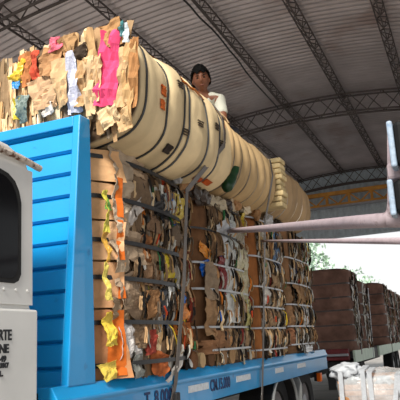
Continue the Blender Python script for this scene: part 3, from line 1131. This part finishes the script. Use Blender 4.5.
for k, (th, t) in enumerate(((.35, 4.12), (-.05, 4.52), (-.1, 5.05), (-.35, 4.3), (.1, 4.85))):
    for q in range(3):
        flap(dA, th - q * .045, th - q * .045 + .022, t - .05, t + .05 - q * .01, (96, 84, 74), 0, 'printed_mark', lab='small dark print line', seed=20 + k * 3 + q)

# flat cardboard pieces stacked between middle and rear drums
rng = random.Random(4)
ORD = ['lowest', 'second from the bottom', 'third from the bottom', 'fourth from the bottom', 'middle one', 'fourth from the top', 'third from the top', 'second from the top', 'topmost']
for k in range(9):
    z = 2.93 + k * .068
    mb = MB()
    dx = rng.uniform(-.015, .015)
    mb.box((-2.5 + dx, 7.02, z), (-1.86 + dx, 7.25 + rng.uniform(-.01, .01), z + .06), bev=.014, col=vary((222, 200, 152), rng, .1))
    tag(mb.build('flat_carton', M['card']), f'flat cream carton between two top bales, {ORD[k]} of the neat stack', 'carton', 'flat cartons stacked between the top bales')

# green roll wedged between the first two drums
q0, q1 = at_x(227, 201, -2.0), at_x(236, 160, -2.0)
q0.z = 2.83
mb = MB()
pts, rs = [], []
for i in range(13):
    t = i / 12
    pts.append(q0.lerp(q1, t) + Vector((.0, .0, 0)))
    rs.append(.065 * min(1, .35 + 4 * min(t + .05, 1 - t)) * (1 + .05 * math.sin(i * 2)))
mb.tube(pts, rs, 14)
tag(mb.build('green_roll', M['green'], smooth=True), 'dark green plastic roll wedged between the two front top bales', 'roll')

# loose litter along the ledge between the lower columns and the drums
rng = random.Random(21)
spec = [(150, 150), (160, 158), (170, 166), (178, 172), (186, 180), (195, 192), (203, 198), (210, 200), (220, 204), (228, 206), (236, 206), (246, 210), (256, 214), (268, 220), (278, 224), (290, 226)]
names = [('paper_ball', (210, 196, 170), 'crumpled cream paper'), ('paper_ball', (170, 130, 92), 'crumpled brown paper'), ('plastic_ball', (200, 202, 206), 'crumpled pale plastic'), ('plastic_ball', (60, 50, 44), 'crumpled dark wrapping')]
where = ['under the orange marks of the near top bale', 'below the first top bale near its front', 'below the near top bale left of the first strap', 'just left of the first tie strap', 'right at the first tie strap', 'just right of the first tie strap', 'above the second standing bale at its left', 'above the second bale beside the left one',
         'under the rear end of the near top bale', 'under the green roll', 'right of the green roll', 'above the bright yellow wrapper', 'left of the second tie strap', 'right of the second tie strap', 'above the third standing bale at its right', 'above the last standing bale']
for k, (px, py) in enumerate(spec):
    q = at_x(px, py, -2.16)
    nm, c, lab = names[rng.randrange(4)]
    bm = bmesh.new()
    bmesh.ops.create_icosphere(bm, subdivisions=3, radius=1)
    r = rng.uniform(.05, .085)
    sd = rng.uniform(0, 50)
    for v in bm.verts:
        d = 1 + .5 * noise.noise(v.co * 1.6 + Vector((sd, 0, 0))) + .35 * abs(noise.noise(v.co * 4 + Vector((0, sd, 0))))
        v.co = q + Vector((v.co.x * r * .8, v.co.y * r * 1.5, v.co.z * r)) * d
    mb = MB()
    mb.bm(bm, vary(c, rng))
    tag(mb.build(nm, M['plastic' if nm[1] == 'l' else 'card']), lab + ' ' + where[k], 'litter', 'litter between the bale layers')

# hidden second row that carries the far-left top bale
r = thing('cardboard_bale', 'plain strapped bale behind the headboard, under the far left top bale', 'bale', (-3.9, 4.3, bz0))
bh = Bale(r, 'z', (-3.9, 4.3), .52, .8, bz0, 2.74, [1.5, 1.9, 2.3], n=6, depth=.05, seed=70)
bh.body(lambda th, t: lin((150, 118, 84)), nt=24, na=40)
bh.straps()


# tie-down straps over the load
def ribbon(pts, w, th=.006):
    mb = MB()
    pts = [Vector(p) for p in pts]
    vs, fs = [], []
    for i, p in enumerate(pts):
        d = (pts[min(i + 1, len(pts) - 1)] - pts[max(0, i - 1)]).normalized()
        wd = Vector((0, 1, 0))
        wd = (wd - d * wd.dot(d)).normalized()
        n = d.cross(wd).normalized()
        for a, b in ((-1, -1), (1, -1), (1, 1), (-1, 1)):
            vs.append(p + wd * (a * w / 2) + n * (b * th / 2))
    for i in range(len(pts) - 1):
        for k in range(4):
            k2 = (k + 1) % 4
            fs.append((i * 4 + k, i * 4 + k2, i * 4 + 4 + k2, i * 4 + 4 + k))
    fs += [(3, 2, 1, 0), tuple((len(pts) - 1) * 4 + k for k in range(4))]
    mb.add(vs, fs, lin((92, 84, 78)))
    return mb


s1 = thing('tie_strap', 'dark grey tie strap running over the near top bale down to the lettered rail', 'strap', (XS, 4.6, .9))
pts = [dA.P(th, 5.06, .02) for th in (2.2, 1.9, 1.6, 1.3, 1.0, .7, .4, .1, -.15)]
e = at_x(187, 190, -1.98)
f_ = at_x(176, 380, XS + .045)
g_ = at_x(172, 402, XS + .03)
pts += [e, e.lerp(f_, .5) + Vector((.02, 0, 0)), f_, g_, g_ + Vector((-.04, -.05, -.12))]
ribbon(pts, .055).build('webbing', M['strap'], s1)
mb = MB()
mb.box((XS + .03, f_.y - .04, .93), (XS + .065, f_.y + .03, 1.04), bev=.008)
mb.build('ratchet', M['black'], s1)
s2 = thing('tie_strap', 'thin grey tie strap hanging over the middle top bale past the reflectors', 'strap', (XS, 6.7, .8))
e0 = at_x(266, 168, -1.92)
pts = [dB.P(th, 6.72, .03) for th in (2.0, 1.6, 1.2, .8, .4)]
e = at_x(265, 222, -2.02)
f_ = at_x(263, 362, XS + .045)
g_ = at_x(262, 400, XS + .05)
pts += [dB.P(.0, 6.75, .03), e, f_, g_, g_ + Vector((-.1, 0, -.1))]
ribbon(pts, .05).build('webbing', M['strap'], s2)


# ------------------------------------------------------------------ mirror arm on the right
arm = thing('truck_mirror', 'mauve grey steel mirror arm reaching across to the bales, two black mirrors at right', 'mirror', (-.2, 2.06, 1.75))
D = 2.0


def at_d(px, py, d):
    r_ = ray(px, py)
    return EYE + r_ * (d / r_.length)


tip = at_x(228, 231, XS + .03)
p1 = at_d(360, 225, 2.35)
tipd = (tip - EYE).length
mb = MB()
c0 = at_d(386, 220, D)
pts = [tip, tip.lerp(c0, .33), tip.lerp(c0, .66), tip.lerp(c0, .93), c0, at_d(391, 217, D), at_d(394, 211, D), at_d(395, 203, D), at_d(395, 180, D), at_d(395, 130, D)]
mb.tube(pts, .0235, 14)
mb.build('arm_tube', M['tube'], arm, smooth=True)
mb = MB()
mb.tube([c0, at_d(400, 220, D), at_d(440, 217, D)], .0235, 14)
mb.build('arm_tube', M['tube'], arm, smooth=True)
mb = MB()
t2 = at_x(262, 241, XS + .03)
mb.tube([t2, t2.lerp(at_d(440, 241, D), .5), at_d(440, 241, D)], [.013, .013, .013], 10)
mb.build('brace_tube', M['tube'], arm, smooth=True)
for (ya, yb, xa, xb) in ((124, 166, 390, 385), (182, 214, 388, 384)):
    ctr = at_d(402.5, (ya + yb) / 2, D - .07)
    hgt = (yb - ya) / FPX * D
    mb = MB()
    mb.box((ctr.x - .02, ctr.y - .035, ctr.z - hgt / 2), (ctr.x + .19, ctr.y + .03, ctr.z + hgt / 2), bev=.015)
    h = mb.build('mirror_head', M['mirr'], arm)
    mb = MB()
    mb.box((ctr.x - .036, ctr.y - .04, ctr.z - hgt / 2 - .004), (ctr.x - .019, ctr.y + .022, ctr.z + hgt / 2 + .002), bev=.006)
    o = mb.build('edge_plate', M['pale'], h)
    o['label'] = 'pale bluish edge plate'
    mb = MB()
    mb.box((ctr.x, ctr.y + .03, ctr.z - hgt / 2 + .02), (ctr.x + .17, ctr.y + .034, ctr.z + hgt / 2 - .02))
    mb.build('mirror_glass', M['silver'], h)
mb = MB()
ca_, cb_ = at_d(389, 182, D - .03), at_d(404, 162, D - .03)
mb.box((ca_.x, ca_.y - .03, ca_.z), (cb_.x, ca_.y + .03, cb_.z), bev=.01)
mb.build('clamp', M['tube'], arm)
# rag at the tube tip
bm = bmesh.new()
bmesh.ops.create_icosphere(bm, subdivisions=3, radius=.05)
for v in bm.verts:
    v.co = tip + v.co * (1 + .6 * noise.noise(v.co * 30)) + Vector((.03, -.03, .02))
mb = MB()
mb.bm(bm)
tag(mb.build('white_rag', M['tape']), 'crumpled white rag at the far tip of the long mauve tube', 'rag')

# ------------------------------------------------------------------ trailer behind
tr = thing('flatbed_trailer', 'dark red fronted trailer with pale green side panels parked behind the blue truck', 'trailer', (-3.4, 13, 0))
mb = MB()
mb.box((-4.6, 12.8, .95), (-2.25, 23.4, 1.08))
mb.build('deck', M['black'], tr)
mb = MB()
mb.box((-4.6, 12.7, .92), (-2.3, 12.82, 1.14), bev=.015)
mb.build('front_beam', M['red'], tr)
mb = MB()
mb.box((-2.95, 12.62, 1.0), (-2.3, 12.69, 1.05), bev=.01)
mb.build('bumper_bar', M['silver'], tr)
for ya, yb in ((12.86, 15.5), (16.4, 19.0), (19.2, 23.3)):
    mb = MB()
    mb.box((-2.25, ya, .86), (-2.2, yb, 1.1), bev=.008)
    mb.build('side_panel', M['palegreen'], tr)
mb = MB()
mb.box((-3.6, 12.8, .6), (-3.1, 23, .95))
mb.box((-2.8, 12.9, .35), (-2.3, 13.6, .9))
mb.build('chassis', M['black'], tr)
for y in (14.6, 20.6, 21.8):
    for x in (-2.5, -4.3):
        wheel((x, y, .45), r=.45, parent=tr)
BR = (130, 98, 85)
tl = [
    ('dark brown strapped bale at the front of the trailer behind the blue truck', -3.3, -2.2, 12.86, 14.1, 2.72),
    ('second dark bale on the trailer, close behind the front one', -3.3, -2.2, 14.2, 15.5, 2.58),
    ('dark bale facing us beyond the gap in the trailer load', -3.3, -2.2, 18.3, 19.5, 2.78),
    ('bale with white film straps second after the trailer gap', -3.3, -2.2, 19.6, 20.8, 2.7),
    ('bale third after the trailer gap, half hidden in glare', -3.3, -2.2, 20.9, 22.0, 2.7),
    ('farthest bale at the tail of the trailer', -3.3, -2.2, 22.1, 23.2, 2.68),
]
for k, (lab, x0, x1, y0, y1, z1) in enumerate(tl):
    r = thing('cardboard_bale', lab, 'bale', ((x0 + x1) / 2, (y0 + y1) / 2, 1.08), 'bales on the rear trailer')
    zs = [1.08 + (z1 - 1.08) * f for f in (.13, .32, .5, .66, .83)]
    b = Bale(r, 'z', ((x0 + x1) / 2, (y0 + y1) / 2), (x1 - x0) / 2, (y1 - y0) / 2, 1.08, z1, zs, n=7, depth=.1, seed=80 + k)
    tn = 1.0 if k < 2 else 1.35
    cc = lin(tuple(v * (1 if k < 2 else 1.1) for v in BR))

    def cf(th, t, cc=cc, k=k):
        a = .85 + .4 * noise.noise(Vector((th * 2, t * 3, k)))
        return (cc[0] * a, cc[1] * a, cc[2] * a, 1)
    b.body(cf, nt=40, na=48, cap=.08)
    b.straps(colf=lambda i: (44, 36, 34), off=.01)
    b.unproj = lambda px, py: (lambda q: (q.y, q.z))(at_x(px, py, XS + .03))
    fill(b, b.Sx, y0 + .25, y1 - .03, 1.1, z1, (lambda u, v: [(KRAFT, 3), (DARK, 4), (WHITES, 4 if u < 18 else 5)]), npart=24, nstuff=70)
for (pa, pb, lab) in (((368, 288), (374, 358), 'pale tie strap slanting down the trailer load beyond the gap'), ((357, 296), (362, 354), 'brownish tie strap hanging from the front trailer bales')):
    yy = 16.6 if pa[0] == 368 else 14.1
    p, q = at_x(*pa, -2.15), at_x(*pb, -2.197)
    tag(ribbon([p, p.lerp(q, .5), q], .07).build('tie_strap', M['tape' if pa[0] == 368 else 'strap']), lab, 'strap')

# ------------------------------------------------------------------ wrapped pallet
pl = thing('wrapped_pallet', 'pallet of flat brown cardboard in white stretch film at the lower right', 'pallet', (-.9, 7.9, 0))
PX0, PX1, PY0, PY1 = -1.52, -.25, 7.15, 8.3
mb = MB()
for i in range(7):
    x = PX0 + i * (PX1 - PX0 - .12) / 6
    mb.box((x, PY0, .1), (x + .12, PY1, .125))
for y in (PY0, (PY0 + PY1) / 2 - .05, PY1 - .1):
    mb.box((PX0, y, 0), (PX1, y + .1, .1))
mb.build('pallet_deck', M['wood'], pl)
rng = random.Random(6)
for k in range(13):
    z = .125 + k * .062
    mb = MB()
    dx, dy = rng.uniform(-.03, .03), rng.uniform(-.03, .03)
    mb.box((PX0 + .06 + dx, PY0 + .06 + dy, z), (PX1 - .06 + dx, PY1 - .06 + dy, z + .058), col=vary((176, 128, 88), rng, .15), bev=.008)
    mb.build('cardboard_layer', M['card'], pl)
mb = MB()
vs, fs = [], []
na, nt = 64, 22
for j in range(nt + 1):
    t = j / nt
    for k in range(na):
        th = 2 * PI * k / na
        r_ = (abs(math.cos(th)) ** 8 + abs(math.sin(th)) ** 8) ** (-1 / 8)
        sc = 1.02 + .02 * math.sin(t * 20 + k * .3)
        if t > .86:
            sc *= 1 - (t - .86) / .14 * .75
        u, v = .6 * r_ * math.cos(th) * sc, .55 * r_ * math.sin(th) * sc
        z = .12 + min(t, .86) / .86 * .83 + max(0, t - .86) * .4
        p = Vector(((PX0 + PX1) / 2 + u, (PY0 + PY1) / 2 + v, z))
        p += Vector((u, v, .8)).normalized() * .05 * noise.noise(p * 6)
        vs.append(p)
for j in range(nt):
    for k in range(na):
        k2 = (k + 1) % na
        fs.append((j * na + k, j * na + k2, (j + 1) * na + k2, (j + 1) * na + k))
fs.append(tuple(nt * na + k for k in range(na)))
mb.add(vs, fs)
mb.build('stretch_film', M['film'], pl, smooth=True)
for px, py, sl in ((362, 370, -.02), (369, 372, .0), (397, 376, -.16), (398, 376, .1), (340, 372, -.01)):
    p = at_y(px, py, PY0 - .04)
    q = Vector((p.x + sl, PY0 - .045, .06))
    mb = MB()
    mb.bar(p, q, .05, .012, up=(0, -1, 0))
    mb.bar(p, p + Vector((0, .3, .03)), .065, .012)
    mb.build('film_band', M['tape'], pl)
for k, (px, py, r_) in enumerate(((347, 366, .11), (356, 371, .08), (384, 376, .07))):
    q = at_y(px, py, PY0 + .12)
    bm = bmesh.new()
    bmesh.ops.create_icosphere(bm, subdivisions=4, radius=1)
    for v in bm.verts:
        d = 1 + .5 * noise.noise(v.co * 2 + Vector((k, 0, 0))) + .3 * abs(noise.noise(v.co * 5))
        v.co = q + Vector((v.co.x * r_ * 1.5, v.co.y * r_, v.co.z * r_ * .8 - .05)) * d
    mb = MB()
    mb.bm(bm)
    mb.build('bunched_film', M['tape'], pl, smooth=True)


# ------------------------------------------------------------------ person crouching on the load
def skin_mesh(name, joints, edges, root=0, sub=2):
    me = bpy.data.meshes.new(name)
    me.from_pydata([j[0] for j in joints], edges, [])
    o = bpy.data.objects.new(name, me)
    COL.objects.link(o)
    md = o.modifiers.new('skin', 'SKIN')
    md.use_smooth_shade = True
    for i, j in enumerate(joints):
        r_ = j[1]
        me.skin_vertices[0].data[i].radius = (r_, r_) if not isinstance(r_, tuple) else r_
    me.skin_vertices[0].data[root].use_root = True
    o.modifiers.new('sub', 'SUBSURF').levels = sub
    dg = bpy.context.evaluated_depsgraph_get()
    dg.update()
    m2 = bpy.data.meshes.new_from_object(o.evaluated_get(dg))
    bpy.data.objects.remove(o)
    return m2


PB = Vector((-2.37, 6.16, 3.385))       # where he crouches, on the middle drum
per = thing('person', 'person in an off white shirt crouching on top of the load, looking down', 'person', PB)
J, E_ = [], []


def jn(p, r_, parent=None):
    J.append((Vector(p), r_))
    if parent is not None:
        E_.append((parent, len(J) - 1))
    return len(J) - 1


pel = jn((0, .16, .24), .13)
sp1 = jn((0, .08, .35), .125, pel)
sp2 = jn((0, -.06, .46), .14, sp1)
che = jn((0, -.13, .52), .12, sp2)
nek = jn((0, -.2, .59), .055, che)
hed = jn((.01, -.23, .65), .06, nek)
wr = {}
for s in (-1, 1):
    sh = jn((s * .15, -.14, .51), .058, che)
    el = jn((s * .21, -.24, .29), .042, sh)
    w_ = jn((s * .22, -.34, .09), .028, el)
    pm = jn((s * .21, -.41, .055), .03, w_)
    wr[s] = pm
    for k, (dx, ln) in enumerate(((-.028, .07), (-.01, .085), (.01, .08), (.026, .062))):
        a = jn((s * .21 + dx, -.45, .05), .011, pm)
        b_ = jn((s * .21 + dx * 1.25, -.45 - ln * .6, .045), .0095, a)
        jn((s * .21 + dx * 1.3, -.45 - ln, .022), .008, b_)
    a = jn((s * .21 - s * .045, -.4, .045), .012, pm)
    jn((s * .21 - s * .06, -.44, .03), .0095, a)
    hp = jn((s * .1, .14, .21), .09, pel)
    kn = jn((s * .19, -.17, .10), .062, hp)
    an = jn((s * .13, .27, .07), .042, kn)
    ft = jn((s * .13, .37, .045), .036, an)
    jn((s * .13, .44, .03), .026, ft)
bmesh_body = skin_mesh('body', J, E_)
# head
Hrot = Matrix.Rotation(math.radians(22), 3, 'Z') @ Matrix.Rotation(math.radians(16), 3, 'X') @ Matrix.Rotation(math.radians(-7), 3, 'Y')
HC = Vector((.01, -.25, .72))


def hp_(p):
    return HC + Hrot @ Vector(p)


bm = bmesh.new()
bmesh.ops.create_uvsphere(bm, u_segments=48, v_segments=36, radius=1)
for v in bm.verts:
    x, y, z = v.co
    X, Y, Z = x * .078, y * .098, z * .122
    if z < 0:
        X *= 1 - .28 * (-z) ** 1.5
        if y > 0:
            Y *= 1 - .35 * (-z)
    if y < 0:
        Y += -.02 * math.exp(-((X / .014) ** 2) - ((Z + .018) / .022) ** 2)      # nose tip
        Y += -.009 * math.exp(-((X / .01) ** 2) - ((Z - .01) / .03) ** 2)
        for s in (-1, 1):
            Y += .011 * math.exp(-(((X - s * .031) / .016) ** 2) - ((Z - .012) / .012) ** 2)
            Y += -.005 * math.exp(-(((X - s * .03) / .02) ** 2) - ((Z - .034) / .008) ** 2)
        Y += -.008 * math.exp(-((X / .024) ** 2) - ((Z + .058) / .009) ** 2)
        Y += -.012 * math.exp(-((X / .026) ** 2) - ((Z + .1) / .02) ** 2)
    v.co = hp_((X, Y, Z))
for s in (-1, 1):
    r_ = bmesh.ops.create_uvsphere(bm, u_segments=14, v_segments=10, radius=1)
    for v in r_['verts']:
        v.co = hp_((s * .08 + v.co.x * .012, .008 + v.co.y * .02, -.004 + v.co.z * .032))
bm.from_mesh(bmesh_body)
me = bpy.data.meshes.new('body')
bm.to_mesh(me)
bm.free()
o = bpy.data.objects.new('body', me)
COL.objects.link(o)
rm = o.modifiers.new('r', 'REMESH')
rm.mode = 'VOXEL'
rm.voxel_size = .006
sm_ = o.modifiers.new('s', 'SMOOTH')
sm_.iterations = 3
dg = bpy.context.evaluated_depsgraph_get()
dg.update()
m2 = bpy.data.meshes.new_from_object(o.evaluated_get(dg))
bpy.data.objects.remove(o)
m2.materials.clear()
m2.materials.append(M['skin'])
for p in m2.polygons:
    p.use_smooth = True
m2.name = 'body'
o = bpy.data.objects.new('body', m2)
COL.objects.link(o)
o.parent = per


def cloth(name, joints, edges, m, root=0):
    me = skin_mesh(name, joints, edges, root)
    me.materials.clear()
    me.materials.append(M[m])
    o = bpy.data.objects.new(name, me)
    COL.objects.link(o)
    o.parent = per
    return o


SJ = [((0, .17, .25), .15), ((0, .08, .35), .15), ((0, -.06, .46), .15), ((0, -.13, .53), .13), ((0, -.185, .6), .075)]
SE = [(0, 1), (1, 2), (2, 3), (3, 4)]
for s in (-1, 1):
    n0 = len(SJ)
    SJ += [((s * .14, -.14, .52), .08), ((s * .175, -.19, .4), .066), ((s * .2, -.225, .32), .06)]
    SE += [(3, n0), (n0, n0 + 1), (n0 + 1, n0 + 2)]
cloth('shirt', SJ, SE, 'shirt', 2)
TJ = [((0, .16, .23), .14)]
TE = []
for s in (-1, 1):
    n0 = len(TJ)
    TJ += [((s * .1, .13, .21), .1), ((s * .19, -.16, .105), .078), ((s * .135, .24, .075), .056)]
    TE += [(0, n0), (n0, n0 + 1), (n0 + 1, n0 + 2)]
cloth('trousers', TJ, TE, 'trouser')
# hair
bm = bmesh.new()
bmesh.ops.create_uvsphere(bm, u_segments=48, v_segments=32, radius=1)
for v in list(bm.verts):
    x, y, z = v.co
    k = 1.12 + .05 * noise.noise(v.co * 6)
    lim = -.45 + .87 * min(1, max(0, (-y + .05) / .4)) + .1 * math.sin(x * 9 + 1) * (y < -.3)
    zz = max(z, lim)
    if z < lim:
        k *= .93
    v.co = hp_((x * .088 * k, y * .106 * k + .008, zz * .136 * k + .006))
me = bpy.data.meshes.new('hair')
bm.to_mesh(me)
bm.free()
me.materials.append(M['hair'])
for p in me.polygons:
    p.use_smooth = True
o = bpy.data.objects.new('hair', me)
COL.objects.link(o)
o.parent = per
for s in (-1, 1):
    for nm, c, r3, m in (('eye', (s * .031, -.084, .012), (.011, .007, .006), 'eye'), ('eyebrow', (s * .032, -.094, .034), (.019, .005, .0045), 'hair')):
        bm = bmesh.new()
        bmesh.ops.create_uvsphere(bm, u_segments=16, v_segments=10, radius=1)
        for v in bm.verts:
            v.co = PB + hp_((c[0] + v.co.x * r3[0], c[1] + v.co.y * r3[1], c[2] + v.co.z * r3[2]))
        mb = MB()
        mb.bm(bm)
        mb.build(nm, M[m], per, smooth=True)
bm = bmesh.new()
bmesh.ops.create_uvsphere(bm, u_segments=16, v_segments=10, radius=1)
for v in bm.verts:
    v.co = PB + hp_((v.co.x * .023, -.087 + v.co.y * .008, -.058 + v.co.z * .007))
mb = MB()
mb.bm(bm)
mb.build('mouth', M['lip'], per, smooth=True)

per.scale = (1.13, 1.13, 1.13)

# ------------------------------------------------------------------ trees outside the rear opening
rng = random.Random(12)
for k, (x, y, h, lab) in enumerate(((-10.6, 42, 8.2, 'glare-paled leafy tree outside the rear opening, right above the trailer bales'), (-17.2, 46, 8.8, 'glare-paled leafy tree outside, partly hidden by the rear end of the load'), (-9.0, 52, 6.3, 'small faint tree far outside in the glare'))):
    t = thing('tree', lab, 'tree', (x, y, 0))
    mb = MB()
    mb.tube([(x, y, 0), (x + .1, y, h * .4), (x, y, h * .75)], [.2, .15, .06], 8)
    for q in range(9):
        a = q * 2.4
        mb.tube([(x, y, h * (.35 + .04 * q)), (x + 1.4 * math.cos(a), y + 1.4 * math.sin(a), h * (.55 + .04 * q))], [.06, .02], 6)
    mb.build('trunk', M['bark'], t)
    mb = MB()
    for q in range(2600):
        d = Vector((rng.gauss(0, 1), rng.gauss(0, 1), rng.gauss(0, 1)))
        d = d.normalized() * rng.random() ** .4
        nn = 1 + .4 * noise.noise(d * 3 + Vector((k, 0, 0)))
        p = Vector((x, y, h * .68)) + Vector((d.x * 2.6, d.y * 2.6, d.z * h * .36)) * nn
        a, b_ = Vector((rng.gauss(0, 1), rng.gauss(0, 1), rng.gauss(0, 1))).normalized(), Vector((rng.gauss(0, 1), rng.gauss(0, 1), rng.gauss(0, 1)))
        b_ = a.cross(b_).normalized()
        s = rng.uniform(.12, .26)
        mb.add([p - a * s, p + b_ * s * .5, p + a * s, p - b_ * s * .5], [(0, 1, 2, 3)], vary((176, 200, 178), rng, .2))  # leaf colour lightened: backlight glare and haze are painted into it
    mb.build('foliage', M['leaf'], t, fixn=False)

# ------------------------------------------------------------------ light
w = bpy.data.worlds.new('sky')
SC.world = w
w.use_nodes = True
nt = w.node_tree
bg = nt.nodes['Background']
tc = nt.nodes.new('ShaderNodeTexCoord')
sx = nt.nodes.new('ShaderNodeSeparateXYZ')
nt.links.new(tc.outputs['Generated'], sx.inputs[0])
cr = nt.nodes.new('ShaderNodeValToRGB')
cr.color_ramp.elements[0].position = .0
cr.color_ramp.elements[0].color = (.55, .52, .48, 1)
cr.color_ramp.elements[1].position = .015
cr.color_ramp.elements[1].color = (1, 1, .99, 1)
e = cr.color_ramp.elements.new(1)
e.color = (.75, .87, 1, 1)
nt.links.new(sx.outputs['Z'], cr.inputs[0])
nt.links.new(cr.outputs[0], bg.inputs['Color'])
bg.inputs['Strength'].default_value = .78
sun = bpy.data.lights.new('sun', 'SUN')
sun.energy = 5.2
sun.angle = math.radians(14)
sun.color = (1, .95, .86)
so = bpy.data.objects.new('sun', sun)
COL.objects.link(so)
so.location = (2, -10, 12)
sd = Vector((-.1, 1, -.95))
so.rotation_euler = sd.to_track_quat('-Z', 'Y').to_euler()

SC.view_settings.view_transform = 'Standard'
SC.view_settings.look = 'None'
SC.view_settings.gamma = 1
SC.view_settings.use_curve_mapping = False
SC.view_settings.exposure = 0.4
